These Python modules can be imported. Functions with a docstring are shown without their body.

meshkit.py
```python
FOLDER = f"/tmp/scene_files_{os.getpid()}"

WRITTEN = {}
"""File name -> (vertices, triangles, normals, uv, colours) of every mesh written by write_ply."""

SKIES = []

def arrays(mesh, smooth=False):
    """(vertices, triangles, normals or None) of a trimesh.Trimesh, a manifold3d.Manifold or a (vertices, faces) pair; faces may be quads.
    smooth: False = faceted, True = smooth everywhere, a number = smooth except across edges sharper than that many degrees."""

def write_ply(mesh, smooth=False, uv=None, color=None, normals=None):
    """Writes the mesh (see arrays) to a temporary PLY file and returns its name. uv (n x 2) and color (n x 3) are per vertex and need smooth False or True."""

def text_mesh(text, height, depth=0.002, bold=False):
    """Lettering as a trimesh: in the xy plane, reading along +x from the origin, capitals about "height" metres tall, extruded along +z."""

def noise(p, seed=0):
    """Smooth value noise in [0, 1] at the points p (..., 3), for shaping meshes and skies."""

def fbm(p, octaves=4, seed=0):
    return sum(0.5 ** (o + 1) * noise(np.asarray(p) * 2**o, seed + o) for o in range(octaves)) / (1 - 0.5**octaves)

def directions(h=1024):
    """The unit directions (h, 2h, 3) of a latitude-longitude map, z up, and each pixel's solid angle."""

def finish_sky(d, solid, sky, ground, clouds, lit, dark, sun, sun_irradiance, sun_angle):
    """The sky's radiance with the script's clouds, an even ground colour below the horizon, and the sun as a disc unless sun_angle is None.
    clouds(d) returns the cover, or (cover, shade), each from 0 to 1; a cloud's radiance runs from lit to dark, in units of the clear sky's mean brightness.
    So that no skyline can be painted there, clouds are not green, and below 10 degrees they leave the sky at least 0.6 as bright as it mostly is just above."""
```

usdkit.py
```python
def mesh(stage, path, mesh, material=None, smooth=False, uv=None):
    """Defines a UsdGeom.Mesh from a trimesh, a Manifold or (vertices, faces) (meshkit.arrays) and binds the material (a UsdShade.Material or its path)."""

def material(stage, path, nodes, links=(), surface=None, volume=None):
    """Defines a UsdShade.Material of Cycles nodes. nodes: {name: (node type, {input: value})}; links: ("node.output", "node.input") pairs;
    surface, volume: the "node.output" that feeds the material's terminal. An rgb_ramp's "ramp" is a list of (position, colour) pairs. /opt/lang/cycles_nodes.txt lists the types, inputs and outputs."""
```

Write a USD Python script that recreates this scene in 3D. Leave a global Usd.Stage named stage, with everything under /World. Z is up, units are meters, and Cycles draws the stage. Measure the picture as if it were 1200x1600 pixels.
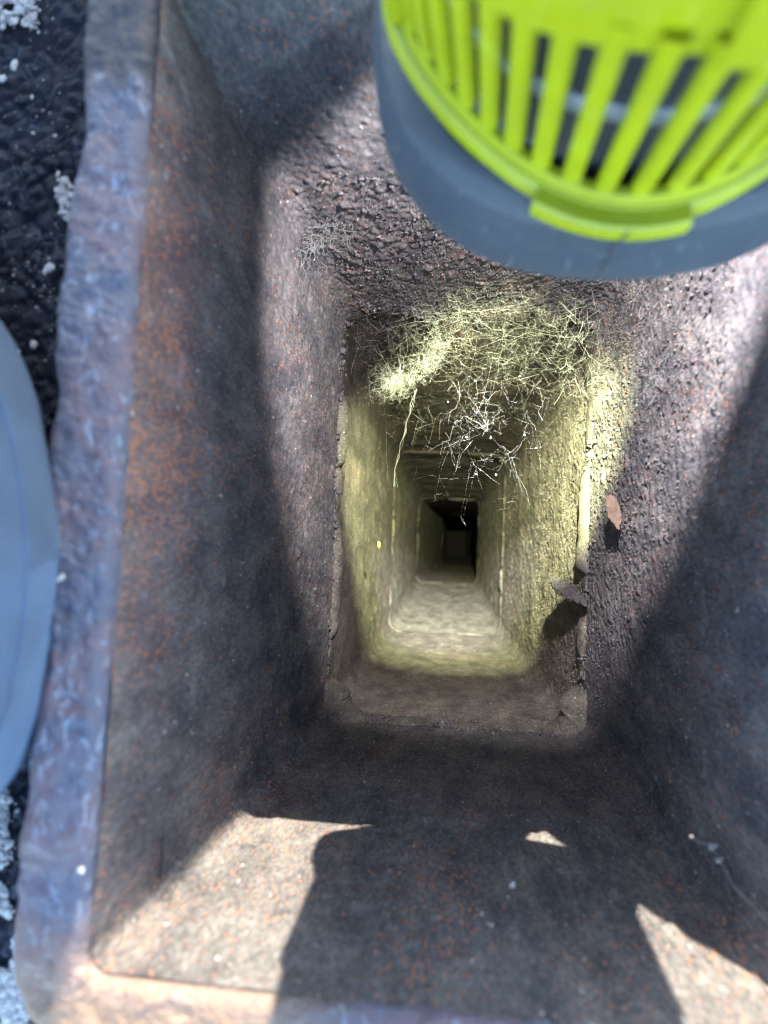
import math, random
import numpy as np, trimesh, manifold3d as m3, usdkit, meshkit
from scipy.spatial import cKDTree
from pxr import Usd, UsdGeom, UsdLux, UsdShade, Gf, Sdf, Vt

rng = np.random.default_rng(11)
stage = Usd.Stage.CreateInMemory()
UsdGeom.SetStageUpAxis(stage, UsdGeom.Tokens.z)
UsdGeom.Xform.Define(stage, '/World')
UsdGeom.Scope.Define(stage, '/World/Looks')

# ------------------------------------------------------------------ camera
CAM_Z = 1.0                                   # metres above the roof; the rim of the flue is 0.21 m below the lens
def camera_rotation(nadir=(705, 850), roll=2.2, f=1200.0):
    n = np.array([nadir[0] - 600, -(nadir[1] - 800), -f]); n /= np.linalg.norm(n)
    b = np.array([0, 0, -1.0]); v = np.cross(n, b); c = n @ b
    k = np.array([[0, -v[2], v[1]], [v[2], 0, -v[0]], [-v[1], v[0], 0]])
    r = math.radians(roll); z = np.array([[math.cos(r), -math.sin(r), 0], [math.sin(r), math.cos(r), 0], [0, 0, 1]])
    return z @ (np.eye(3) + k + k @ k / (1 + c))
CR = camera_rotation()
def at(px, py, d):
    """The point of the place that lies d metres below the lens along the sight line of a measured point."""
    q = CR @ np.array([px - 600, -(py - 800), -1200.0]); q = q * (d / -q[2]); q[2] += CAM_Z
    return q
cam = UsdGeom.Camera.Define(stage, '/World/camera')
M = np.eye(4); M[:3, :3] = CR.T; M[3, :3] = (0, 0, CAM_Z)
cam.AddTransformOp().Set(Gf.Matrix4d(M.tolist()))
cam.CreateHorizontalApertureAttr(36.0); cam.CreateFocalLengthAttr(36.0)
cam.CreateFStopAttr(11.5); cam.CreateFocusDistanceAttr(0.50)
cam.CreateClippingRangeAttr(Gf.Vec2f(0.005, 1000.0))
cam.CreateExposureAttr(3.0)

# ------------------------------------------------------------------ sky and sun
SUN = np.array([0.10, 1.0, 0.45]); SUN /= np.linalg.norm(SUN)      # direction towards the sun
dome = UsdLux.DomeLight.Define(stage, '/World/sky')
skym = usdkit.material(stage, '/World/Looks/sky', {
    's': ('sky_texture', {'sky_type': 'single_scattering', 'sun_disc': False, 'sun_elevation': math.asin(SUN[2]), 'sun_rotation': math.atan2(SUN[0], SUN[1])}),
    'b': ('background_shader', {'strength': 0.15})}, [('s.color', 'b.color')], surface='b.background')
UsdShade.MaterialBindingAPI.Apply(dome.GetPrim()).Bind(skym)
sun = UsdLux.DistantLight.Define(stage, '/World/sun')
sun.CreateIntensityAttr(0.80); sun.CreateNormalizeAttr(True); sun.CreateAngleAttr(0.5); sun.CreateColorAttr(Gf.Vec3f(1.0, 0.89, 0.72))
def frame(z):
    z = z / np.linalg.norm(z); x = np.cross([0, 0, 1.0] if abs(z[2]) < 0.99 else [0, 1.0, 0], z); x /= np.linalg.norm(x)
    return np.array([x, np.cross(z, x), z])
def orient(prim, z, pos=(0, 0, 0)):
    m = np.eye(4); m[:3, :3] = frame(np.asarray(z, float)); m[3, :3] = pos
    UsdGeom.Xformable(prim).AddTransformOp().Set(Gf.Matrix4d(m.tolist()))
orient(sun, SUN)

# ------------------------------------------------------------------ helpers
used = {}
def numbered(path):
    n = used.get(path, -1) + 1; used[path] = n
    return path if n == 0 else f'{path}_{n:03d}'
def tag(prim, label=None, cat=None, group=None, kind=None):
    for k, v in (('label', label), ('category', cat), ('group', group), ('kind', kind)):
        if v: prim.SetCustomDataByKey(k, v)
    return prim
def thing(name, label=None, cat=None, group=None, kind=None):
    return tag(UsdGeom.Xform.Define(stage, numbered('/World/' + name)).GetPrim(), label, cat, group, kind)
def obj(name, mesh, mat, parent=None, smooth=False, label=None, cat=None, group=None, kind=None):
    path = numbered((str(parent.GetPath()) if parent else '/World') + '/' + name)
    return tag(usdkit.mesh(stage, path, mesh, mat, smooth=smooth).GetPrim(), label, cat, group, kind)
def look(name, nodes, links, surface='p.BSDF'):
    return usdkit.material(stage, '/World/Looks/' + name, nodes, links, surface=surface)
def grid_faces(r, c, wrap=False):
    i, j = np.meshgrid(np.arange(r - 1), np.arange(c if wrap else c - 1), indexing='ij'); k = (j + 1) % c
    return np.stack([i * c + j, (i + 1) * c + j, (i + 1) * c + k, i * c + k], -1).reshape(-1, 4)
def noise(p, s, seed=0): return meshkit.noise(np.asarray(p) * s, seed) * 2 - 1
def fbm(p, s, o=4, seed=0): return meshkit.fbm(np.asarray(p) * s, o, seed) * 2 - 1
def smooth01(x, a, b):
    t = np.clip((x - a) / (b - a), 0, 1); return t * t * (3 - 2 * t)
def vnormals(v, f):
    n = np.zeros_like(v); q = np.cross(v[f[:, 2]] - v[f[:, 0]], v[f[:, 3]] - v[f[:, 1]])
    for k in range(4): np.add.at(n, f[:, k], q)
    return n / np.maximum(np.linalg.norm(n, axis=1, keepdims=True), 1e-12)
def tube(points, radii, sides=4):
    p = np.asarray(points, float); t = np.gradient(p, axis=0); t /= np.linalg.norm(t, axis=1, keepdims=True) + 1e-12
    a = np.cross(t, np.where(np.abs(t[:, 2:]) < .9, [0, 0, 1.0], [1.0, 0, 0])); a /= np.linalg.norm(a, axis=1, keepdims=True) + 1e-12
    b = np.cross(t, a); g = np.arange(sides) * 2 * np.pi / sides
    v = p[:, None] + np.broadcast_to(radii, (len(p),))[:, None, None] * (np.cos(g)[None, :, None] * a[:, None] + np.sin(g)[None, :, None] * b[:, None])
    return v.reshape(-1, 3), grid_faces(len(p), sides, True)
class Bag:
    """Collects meshes into one."""
    def __init__(self): self.v, self.f, self.n = [], [], 0
    def add(self, v, f):
        f = np.asarray(f)
        if f.shape[1] == 4: f = np.vstack([f[:, [0, 1, 2]], f[:, [0, 2, 3]]])
        self.v.append(np.asarray(v, float)); self.f.append(f + self.n); self.n += len(v); return self
    def tm(self, m): return self.add(m.vertices, m.faces)
    def get(self): return np.vstack(self.v), np.vstack(self.f)
def rrect(x0, x1, y0, y1, r, n):
    """Rounded rectangle, counter-clockwise seen from above; all arguments may be columns (rows of sections)."""
    x0, x1, y0, y1, r = (np.atleast_1d(np.asarray(a, float))[:, None] for a in (x0, x1, y0, y1, r))
    q = n // 4; ns = int(q * .75); nc = q - ns
    s = np.arange(ns) / ns; c = np.arange(nc) / nc * np.pi / 2
    P = []
    def side(ax, ay, bx, by): P.append((ax + (bx - ax) * s, ay + (by - ay) * s))
    def arc(cx, cy, a0): P.append((cx + r * np.cos(a0 + c), cy + r * np.sin(a0 + c)))
    side(x0 + r, y0, x1 - r, y0); arc(x1 - r, y0 + r, -np.pi / 2)
    side(x1, y0 + r, x1, y1 - r); arc(x1 - r, y1 - r, 0)
    side(x1 - r, y1, x0 + r, y1); arc(x0 + r, y1 - r, np.pi / 2)
    side(x0, y1 - r, x0, y0 + r); arc(x0 + r, y0 + r, np.pi)
    w = max(len(x0), 1)
    return np.concatenate([np.broadcast_to(a[0], (w, a[0].shape[1])) for a in P], 1), np.concatenate([np.broadcast_to(a[1], (w, a[1].shape[1])) for a in P], 1)

# ------------------------------------------------------------------ materials
def plain(name, color, rough=.5, var=.12, scale=60, bump=0.0, bscale=400, metallic=0.0, spec=.5, extra=None):
    c = np.array(color)
    return look(name, {'g': ('geometry', {}), 'n': ('noise_texture', {'scale': scale, 'detail': 5}),
        'r': ('rgb_ramp', {'ramp': [(.25, c * (1 - var)), (.75, np.minimum(c * (1 + var), 1))]}),
        'b': ('noise_texture', {'scale': bscale, 'detail': 4}), 'u': ('bump', {'strength': min(bump, 1), 'distance': .001}),
        'p': ('principled_bsdf', {'roughness': rough, 'metallic': metallic, 'specular_ior_level': spec, **(extra or {})})},
        [('g.position', 'n.vector'), ('g.position', 'b.vector'), ('n.fac', 'r.fac'), ('r.color', 'p.base_color'), ('b.fac', 'u.height')] + ([('u.normal', 'p.normal')] if bump else []))

def soot_wall(name, soot, dust, orange_cut=.66, band=False, lo=.38, hi=.66, red=(.38, .155, .085), far_dim=.28, grain=(.52, 1.36)):
    """Sooty fired clay: soot and dust mottled, clay showing through in flecks drawn out along the flue."""
    n = {'g': ('geometry', {}), 'mz': ('mapping', {'scale': (1, 1, .42)}), 'n1': ('noise_texture', {'scale': 55, 'detail': 8, 'roughness': .7}),
         'r1': ('rgb_ramp', {'ramp': [(lo, soot), (hi, dust)]}),
         'n2': ('noise_texture', {'scale': 620, 'detail': 4, 'roughness': .7}), 'r2': ('map_range', {'from_min': .32, 'from_max': .68, 'to_min': grain[0], 'to_max': grain[1]}),
         'mm': ('vector_math', {'math_type': 'scale'}),
         'mp': ('mapping', {'scale': (760, 760, 330)}), 'n3': ('noise_texture', {'scale': 1, 'detail': 3, 'roughness': .6}),
         'n4': ('noise_texture', {'scale': 28, 'detail': 3}), 'a34': ('math', {'math_type': 'multiply_add', 'value2': .28}),
         'r3': ('map_range', {'from_min': orange_cut, 'from_max': orange_cut + .05, 'to_min': 0, 'to_max': .75, 'clamp': True}),
         'mo': ('mix_color', {'b': red}),
         'n5': ('noise_texture', {'scale': 420, 'detail': 2}), 'r5': ('map_range', {'from_min': .70, 'from_max': .76, 'to_min': 0, 'to_max': .8, 'clamp': True}),
         'ml': ('mix_color', {'b': (.55, .5, .46)}),
         'bn': ('noise_texture', {'scale': 480, 'detail': 7, 'roughness': .75}), 'u': ('bump', {'strength': .9, 'distance': .0015}),
         'p': ('principled_bsdf', {'roughness': .9, 'specular_ior_level': .25})}
    l = [('g.position', 'mp.vector'), ('g.position', 'mz.vector')] + [('mz.vector', x + '.vector') for x in ('n1', 'n2', 'n4', 'n5', 'bn')] + [
        ('n1.fac', 'r1.fac'), ('n2.fac', 'r2.value'), ('r1.color', 'mm.vector1'), ('r2.result', 'mm.scale'),
        ('mp.vector', 'n3.vector'), ('n4.fac', 'a34.value1'), ('n3.fac', 'a34.value3'), ('a34.value', 'r3.value'),
        ('mm.vector', 'mo.a'), ('n5.fac', 'r5.value'), ('r5.result', 'ml.fac'), ('mo.result', 'ml.a'), ('ml.result', 'p.base_color'),
        ('bn.fac', 'u.height'), ('u.normal', 'p.normal')]
    n |= {'fs': ('separate_xyz', {}), 'fr': ('map_range', {'from_min': .085, 'from_max': .128, 'to_min': 1, 'to_max': far_dim, 'clamp': True}), 'fm': ('vector_math', {'math_type': 'scale'})}  # far wall colour darkened for heavier soot and for the lamp's grazing light
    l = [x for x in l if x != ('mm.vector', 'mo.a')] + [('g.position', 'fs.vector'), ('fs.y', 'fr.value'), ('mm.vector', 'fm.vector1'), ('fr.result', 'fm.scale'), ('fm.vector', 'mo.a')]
    if band:      # a band of bare reddish clay along the left wall just under the rim
        n |= {'sx': ('separate_xyz', {}), 'bx': ('map_range', {'from_min': -.080, 'from_max': -.088, 'to_min': 0, 'to_max': 1, 'clamp': True}),
              'nz': ('noise_texture', {'scale': 45, 'detail': 4}), 'zz': ('math', {'math_type': 'multiply_add', 'value2': .09}),
              'bz': ('map_range', {'from_min': .765, 'from_max': .80, 'to_min': 0, 'to_max': 1, 'clamp': True}),
              'by': ('map_range', {'from_min': .15, 'from_max': .10, 'to_min': 0, 'to_max': 1, 'clamp': True}),
              'by2': ('map_range', {'from_min': -.09, 'from_max': .03, 'to_min': .25, 'to_max': 1, 'clamp': True}),
              'm1': ('math', {'math_type': 'multiply'}), 'm2': ('math', {'math_type': 'multiply'}), 'm3': ('math', {'math_type': 'multiply'}),
              'm4': ('math', {'math_type': 'multiply_add', 'value2': .052}), 'mxr': ('math', {'math_type': 'multiply', 'value2': 1.0})}
        l += [('g.position', 'sx.vector'), ('g.position', 'nz.vector'), ('sx.x', 'bx.value'), ('nz.fac', 'zz.value1'), ('sx.z', 'zz.value3'), ('zz.value', 'bz.value'),
              ('sx.y', 'by.value'), ('sx.y', 'by2.value'), ('bx.result', 'm1.value1'), ('bz.result', 'm1.value2'), ('by.result', 'm2.value1'), ('by2.result', 'm2.value2'),
              ('m1.value', 'm3.value1'), ('m2.value', 'm3.value2'), ('m3.value', 'm4.value1'), ('a34.value', 'm4.value3')]
        n |= {'bb': ('math', {'math_type': 'multiply', 'value2': .24}), 'mb': ('mix_color', {'b': (.20, .075, .062)})}
        l = [x for x in l if x != ('fm.vector', 'mo.a')] + [('fm.vector', 'mb.a'), ('m3.value', 'bb.value1'), ('bb.value', 'mb.fac'), ('mb.result', 'mo.a')]
        l = [x for x in l if x != ('a34.value', 'r3.value')] + [('m4.value', 'r3.value')]
    l += [('r3.result', 'mo.fac')]
    return look(name, n, l)

SOOT = soot_wall('soot_clay', (.066, .067, .075), (.168, .163, .158), .748, band=True, far_dim=1.0)
SOOT2 = soot_wall('soot_clay_lower', (.088, .080, .070), (.205, .190, .158), .775)
SOOT3 = soot_wall('soot_clay_deep', (.10, .095, .08), (.26, .245, .20), 1.2)
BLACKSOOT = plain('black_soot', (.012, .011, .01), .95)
MORTAR = soot_wall('flue_mortar', (.085, .079, .068), (.19, .17, .135), 1.2)
RIM = look('rim_clay', {'g': ('geometry', {}), 'n1': ('noise_texture', {'scale': 38, 'detail': 7, 'roughness': .65, 'distortion': .6}),
    'r1': ('rgb_ramp', {'ramp': [(.30, (.056, .070, .108)), (.46, (.080, .086, .122)), (.58, (.112, .084, .102)), (.72, (.115, .133, .180))]}),
    'mp': ('mapping', {'scale': (260, 150, 200), 'rotation': (0, 0, .6)}), 'n2': ('noise_texture', {'scale': 1, 'detail': 4, 'distortion': 1.5}), 'r2': ('map_range', {'from_min': .56, 'from_max': .76, 'to_min': 0, 'to_max': .7, 'clamp': True}),
    'mw': ('mix_color', {'b': (.26, .34, .44)}),
    's': ('separate_xyz', {}), 'n3': ('noise_texture', {'scale': 90, 'detail': 4}), 'a': ('math', {'math_type': 'multiply_add', 'value2': .018}),
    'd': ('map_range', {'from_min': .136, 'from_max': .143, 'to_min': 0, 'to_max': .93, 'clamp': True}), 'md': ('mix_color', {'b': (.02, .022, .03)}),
    'dl': ('map_range', {'from_min': -.105, 'from_max': -.135, 'to_min': 0, 'to_max': .9, 'clamp': True}), 'xl': ('map_range', {'from_min': -.015, 'from_max': -.045, 'to_min': 0, 'to_max': 1, 'clamp': True}), 'xn': ('math', {'math_type': 'multiply_add', 'value2': .05, 'value3': -.025}), 'xa': ('math', {'math_type': 'add'}), 'dx': ('math', {'math_type': 'multiply'}), 'mt': ('mix_color', {'b': (.17, .115, .07)}),  # tan at the lower left: warm sunlight mixed into the clay colour
    'bn': ('noise_texture', {'scale': 200, 'detail': 6, 'roughness': .6}), 'u': ('bump', {'strength': .9, 'distance': .003}),
    'p': ('principled_bsdf', {'roughness': .45, 'specular_ior_level': .45})},
    [('g.position', x + '.vector') for x in ('n1', 'mp', 'n3', 's', 'bn')] + [('n1.fac', 'r1.fac'), ('mp.vector', 'n2.vector'), ('n2.fac', 'r2.value'), ('r2.result', 'mw.fac'), ('r1.color', 'mw.a'),
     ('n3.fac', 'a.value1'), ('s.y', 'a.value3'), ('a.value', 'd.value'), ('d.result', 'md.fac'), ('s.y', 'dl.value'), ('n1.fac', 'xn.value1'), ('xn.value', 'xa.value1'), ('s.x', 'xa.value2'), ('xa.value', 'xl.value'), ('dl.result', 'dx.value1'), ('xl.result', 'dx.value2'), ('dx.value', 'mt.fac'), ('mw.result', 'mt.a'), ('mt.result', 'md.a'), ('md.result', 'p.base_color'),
     ('bn.fac', 'u.height'), ('u.normal', 'p.normal')])
TAR = look('black_coating', {'g': ('geometry', {}), 'n': ('noise_texture', {'scale': 120, 'detail': 5}), 'r': ('rgb_ramp', {'ramp': [(.3, (.0035, .005, .010)), (.7, (.009, .0125, .024))]}),
    'n2': ('noise_texture', {'scale': 620, 'detail': 2}), 'r2': ('map_range', {'from_min': .70, 'from_max': .75, 'to_min': 0, 'to_max': .6, 'clamp': True}), 'm': ('mix_color', {'b': (.45, .45, .47)}),
    'b': ('noise_texture', {'scale': 900, 'detail': 4}), 'u': ('bump', {'strength': .5, 'distance': .0008}), 'v': ('voronoi_texture', {'feature': 'distance_to_edge', 'scale': 170}), 'rv': ('map_range', {'from_min': .0, 'from_max': .07, 'to_min': .5, 'to_max': 0, 'clamp': True}), 'nv': ('noise_texture', {'scale': 60, 'detail': 2}), 'rn': ('map_range', {'from_min': .48, 'from_max': .6, 'to_min': 0, 'to_max': 1, 'clamp': True}), 'mv': ('math', {'math_type': 'multiply'}), 'mk': ('mix_color', {'b': (.11, .12, .15)}),
    'p': ('principled_bsdf', {'roughness': .6, 'specular_ior_level': .25})},
    [('g.position', x + '.vector') for x in ('n', 'n2', 'b', 'v', 'nv')] + [('v.distance', 'rv.value'), ('nv.fac', 'rn.value'), ('rv.result', 'mv.value1'), ('rn.result', 'mv.value2'), ('mv.value', 'mk.fac'), ('r.color', 'mk.a'), ('mk.result', 'm.a')] + [('n.fac', 'r.fac'), ('n2.fac', 'r2.value'), ('r2.result', 'm.fac'), ('m.result', 'p.base_color'), ('b.fac', 'u.height'), ('u.normal', 'p.normal')])
WHITE = plain('white_crust', (.38, .38, .37), .9, .25, 300, .6, 900)
def scuffed(name, color, dusty, rough):
    c = np.array(color)
    return look(name, {'g': ('geometry', {}), 'n': ('noise_texture', {'scale': 45, 'detail': 6, 'roughness': .7}), 'r': ('rgb_ramp', {'ramp': [(.3, c * .82), (.7, c * 1.12)]}),
        'd': ('noise_texture', {'scale': 160, 'detail': 6, 'roughness': .8}), 'rd': ('map_range', {'from_min': .54, 'from_max': .74, 'to_min': 0, 'to_max': .4, 'clamp': True}), 'md': ('mix_color', {'b': dusty}),
        'mp': ('mapping', {'scale': (900, 900, 90), 'rotation': (.5, .3, .2)}), 's': ('noise_texture', {'scale': 1, 'detail': 3}), 'rs': ('map_range', {'from_min': .66, 'from_max': .72, 'to_min': 0, 'to_max': .45, 'clamp': True}), 'ms': ('mix_color', {'b': np.minimum(c * 1.5 + .1, 1)}),
        'rr': ('map_range', {'from_min': .3, 'from_max': .7, 'to_min': rough - .1, 'to_max': rough + .15}), 'u': ('bump', {'strength': .25, 'distance': .0006}), 'p': ('principled_bsdf', {'specular_ior_level': .45})},
        [('g.position', x + '.vector') for x in ('n', 'd', 'mp')] + [('mp.vector', 's.vector'), ('n.fac', 'r.fac'), ('r.color', 'md.a'), ('d.fac', 'rd.value'), ('rd.result', 'md.fac'), ('md.result', 'ms.a'), ('s.fac', 'rs.value'), ('rs.result', 'ms.fac'), ('ms.result', 'p.base_color'),
         ('d.fac', 'rr.value'), ('rr.result', 'p.roughness'), ('d.fac', 'u.height'), ('u.normal', 'p.normal')])
LIME = scuffed('lime_plastic', (.17, .205, .001), (.13, .17, .012), .42)
GREY = scuffed('slate_plastic', (.020, .028, .037), (.04, .065, .07), .45)
DARK = plain('black_plastic', (.018, .02, .024), .5, .1, 60)
METAL = plain('grey_metal', (.20, .22, .24), .38, .08, 80, metallic=.35)
DENIM = plain('denim', (.046, .082, .145), .85, .28, 45, .8, 900)
SHIRT = plain('grey_shirt', (.50, .50, .50), .85, .1, 20, .4, 900)
SKIN = plain('skin', (.50, .31, .23), .5, .06, 40, .2, 700)
HAIR = plain('hair', (.05, .035, .025), .6, .2, 200)
SHOE = plain('boot_leather', (.09, .06, .04), .5, .15, 40)
WEBM = look('spider_silk', {'g': ('geometry', {}), 'n': ('noise_texture', {'scale': 40, 'detail': 3}), 'r': ('rgb_ramp', {'ramp': [(.35, (.15, .155, .15)), (.65, (.32, .33, .325))]}),
    'p': ('principled_bsdf', {'roughness': .4, 'specular_ior_level': .6}), 't': ('translucent_bsdf', {'color': (.16, .16, .145)}), 'm': ('mix_closure', {'fac': .3})},
    [('g.position', 'n.vector'), ('n.fac', 'r.fac'), ('r.color', 'p.base_color'), ('p.BSDF', 'm.closure1'), ('t.BSDF', 'm.closure2')], surface='m.closure')
FUZZ = plain('dusty_fuzz', (.30, .27, .25), .9, .3, 60)
PALEFUZZ = plain('pale_dust_fuzz', (.30, .28, .20), .9, .3, 60)
LEAF = plain('dry_leaf', (.11, .072, .05), .8, .25, 150, .5, 500)
FLAKE = plain('mortar_grey', (.055, .050, .050), .9, .35, 120, .6, 600)
SPECK = plain('yellow_speck', (.65, .45, .06), .6, .1)
BRICK = look('red_brick', {'t': ('texture_coordinate', {}), 'b': ('brick_texture', {'color1': (.30, .11, .07), 'color2': (.23, .085, .055), 'mortar': (.34, .32, .29), 'scale': 1.0, 'brick_width': .22, 'row_height': .075, 'mortar_size': .006}),
    'mp': ('mapping', {'rotation': (math.pi / 2, 0, 0)}), 'p': ('principled_bsdf', {'roughness': .9})}, [('t.object', 'mp.vector'), ('mp.vector', 'b.vector'), ('b.color', 'p.base_color')])
ROOF = plain('roof_grit', (.045, .045, .05), .95, .35, 14, .8, 300)

# ------------------------------------------------------------------ the setting: roof below the chimney
d_rim = 0.21
Z = lambda d: CAM_Z - d
bag = Bag()
for x0, x1, y0, y1 in ((-15, -.17, -15, 15), (.17, 15, -15, 15), (-.17, .17, .22, 15), (-.17, .17, -15, -.21)):
    bag.add([(x0, y0, 0), (x1, y0, 0), (x1, y1, 0), (x0, y1, 0)], [[0, 1, 2, 3]])
obj('roof', bag.get(), ROOF, kind='structure')

# ------------------------------------------------------------------ flue tiles
# joints: (x0, x1, y0, y1, r) of the opening at each depth
RIMR = (-.0945, .108, -.1270, .168, .007)
J1 = (-.0836, .0946, -.1275, .1655, .016)
J2 = (-.0890, .0778, -.1345, .138, .020)
J3 = (-.0775, .0620, -.0905, .104, .018)
J4 = (-.0330, .0860, -.075, .105, .018)
DJ = (d_rim, .548, 1.16, 1.77, 2.75)

TWIST = -.022
def chip(v):  # invented gap in the unseen far rim, cut to let a sun sliver through
    return .015 * np.exp(-((v[:, 0] - .083 + .002 * noise(v, 300, 91)) / .015) ** 4) * (v[:, 1] > .15)
def twist(v, a):
    c, q = np.cos(a), np.sin(a); x, y = v[:, 0] - .007, v[:, 1] - .02
    return np.stack([.007 + x * c - y * q, .02 + x * q + y * c, v[:, 2]], -1)
def flue_inner(name, A, B, d0, d1, n, rows, amp, mat, parent, seed, rough_fn=None, noise_scale=380, low=.0012):
    t = np.linspace(0, 1, rows) ** 1.15
    lerp = [a + (b - a) * t for a, b in zip(A, B)]
    x, y = rrect(*lerp, n); z = np.repeat((Z(d0) + (Z(d1) - Z(d0)) * t)[:, None], x.shape[1], 1)
    v = np.stack([x, y, z], -1).reshape(-1, 3); f = grid_faces(rows, x.shape[1], True)
    if A is RIMR: v = twist(v, np.repeat(TWIST * (1 - t), x.shape[1]))
    if A is RIMR: v[:, 2] = np.minimum(v[:, 2], Z(d0) - chip(v))
    nn = vnormals(v, f)
    inward = np.array([.005, .015, 0]) - v; inward[:, 2] = 0
    nn *= np.sign((nn * inward).sum(1))[:, None]
    w = v * [1, 1, .45]; h = low * fbm(v, 22, 3, seed) + amp * .55 * fbm(w, noise_scale, 3, seed + 1)
    lump = np.maximum(noise(v * [1, 1, .8], 150, seed + 2) - .55, 0); h += amp * 4 * lump
    g2 = fbm(w, 330, 3, seed + 9); k = rough_fn(v) if rough_fn else 0
    h += k * (0.0016 * np.maximum(g2, -.15) + .0009 * noise(w, 700, seed + 5))
    if J1 in (A, B) and name == 'inner_wall':
        zj = Z(.548); near = np.exp(-((v[:, 2] - zj + .001 * noise(v, 60, 5)) / .0042) ** 4); fy = smooth01(v[:, 1], .145, .155)
        gap = smooth01(noise(v * [1, 0, 0], 34, 88), -.1, .15) * fy
        side = np.exp(-(((v[:, 0] + .0836) / .01) ** 2 + ((v[:, 1] - hole_y) / .006) ** 2 + ((v[:, 2] - zj) / .007) ** 2))
        h -= .016 * near * gap + .018 * side
    return obj(name, (v + nn * h[:, None], f), mat, parent, smooth=True)

hole_y = at(528, 752, .548)[1]
def rough_top(v):
    """Thick crumbly soot: the right and far walls towards the joint, thinner on the left wall."""
    low = smooth01(-v[:, 2], -.72, -.58)
    right = smooth01(v[:, 0], .06, .09) * smooth01(-v[:, 2], -.78, -.66)
    far = smooth01(v[:, 1], .11, .15) * (.3 + .35 * low)
    left = smooth01(-v[:, 0], .07, .085) * low * .9
    return np.maximum.reduce([right * smooth01(v[:, 1], -.12, -.02), far, left])
def rough_low(v):
    right = smooth01(v[:, 0], .05, .08); left = smooth01(-v[:, 0], .06, .08)
    return right * .8 + left * .3

def mortar_bead(parent, R, d, seed, half=.006, out=.004, label=None, n=420, lumps=0.0, breaks=()):
    m = 12
    x, y = rrect(*R, n); c = x.shape[1]; x, y = x[0], y[0]
    tx, ty = np.roll(x, -1) - np.roll(x, 1), np.roll(y, -1) - np.roll(y, 1); L = np.hypot(tx, ty); nx, ny = -ty / L, tx / L
    s = np.linspace(0, 2 * np.pi, m, endpoint=False)
    P = np.stack([x, y, np.full(c, Z(d))], -1)
    w = 1 + .7 * fbm(P, 55, 3, seed); big = 1 + lumps * np.clip(smooth01(-P[:, 1], .075, .12) * smooth01(np.abs(P[:, 0] - .006), .06, .085), 0, 1)
    keep = .25 + .75 * smooth01(meshkit.noise(P * 34, seed + 7), .30, .52)
    keep *= 1 - .35 * smooth01(-P[:, 1], .10, .122) * (1 - smooth01(np.abs(P[:, 0] - .006), .055, .075))
    for bx, by, br in breaks: keep *= smooth01(np.hypot(P[:, 0] - bx, P[:, 1] - by), br * .5, br)
    rr = out * w * big * keep - .004 * (1 - keep); hh = half * (.7 + .6 * meshkit.noise(P * 80, seed + 3)) * big
    v = np.stack([x[:, None] + nx[:, None] * (rr[:, None] * np.cos(s)), y[:, None] + ny[:, None] * (rr[:, None] * np.cos(s)), Z(d) + hh[:, None] * np.sin(s)], -1)
    v = np.swapaxes(v, 0, 1)                      # rows around the bead section, columns along the perimeter
    v = v.reshape(-1, 3); f = grid_faces(m, c, True); last = np.stack([(m - 1) * c + np.arange(c), np.arange(c), (np.arange(c) + 1) % c, (m - 1) * c + (np.arange(c) + 1) % c], -1)
    f = np.vstack([f, last])
    v = v + .0015 * np.stack([fbm(v, 300, 3, seed + k) for k in (11, 12, 13)], -1)
    return obj('mortar_joint', (v, f), MORTAR, parent, smooth=True, label=label)

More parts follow.
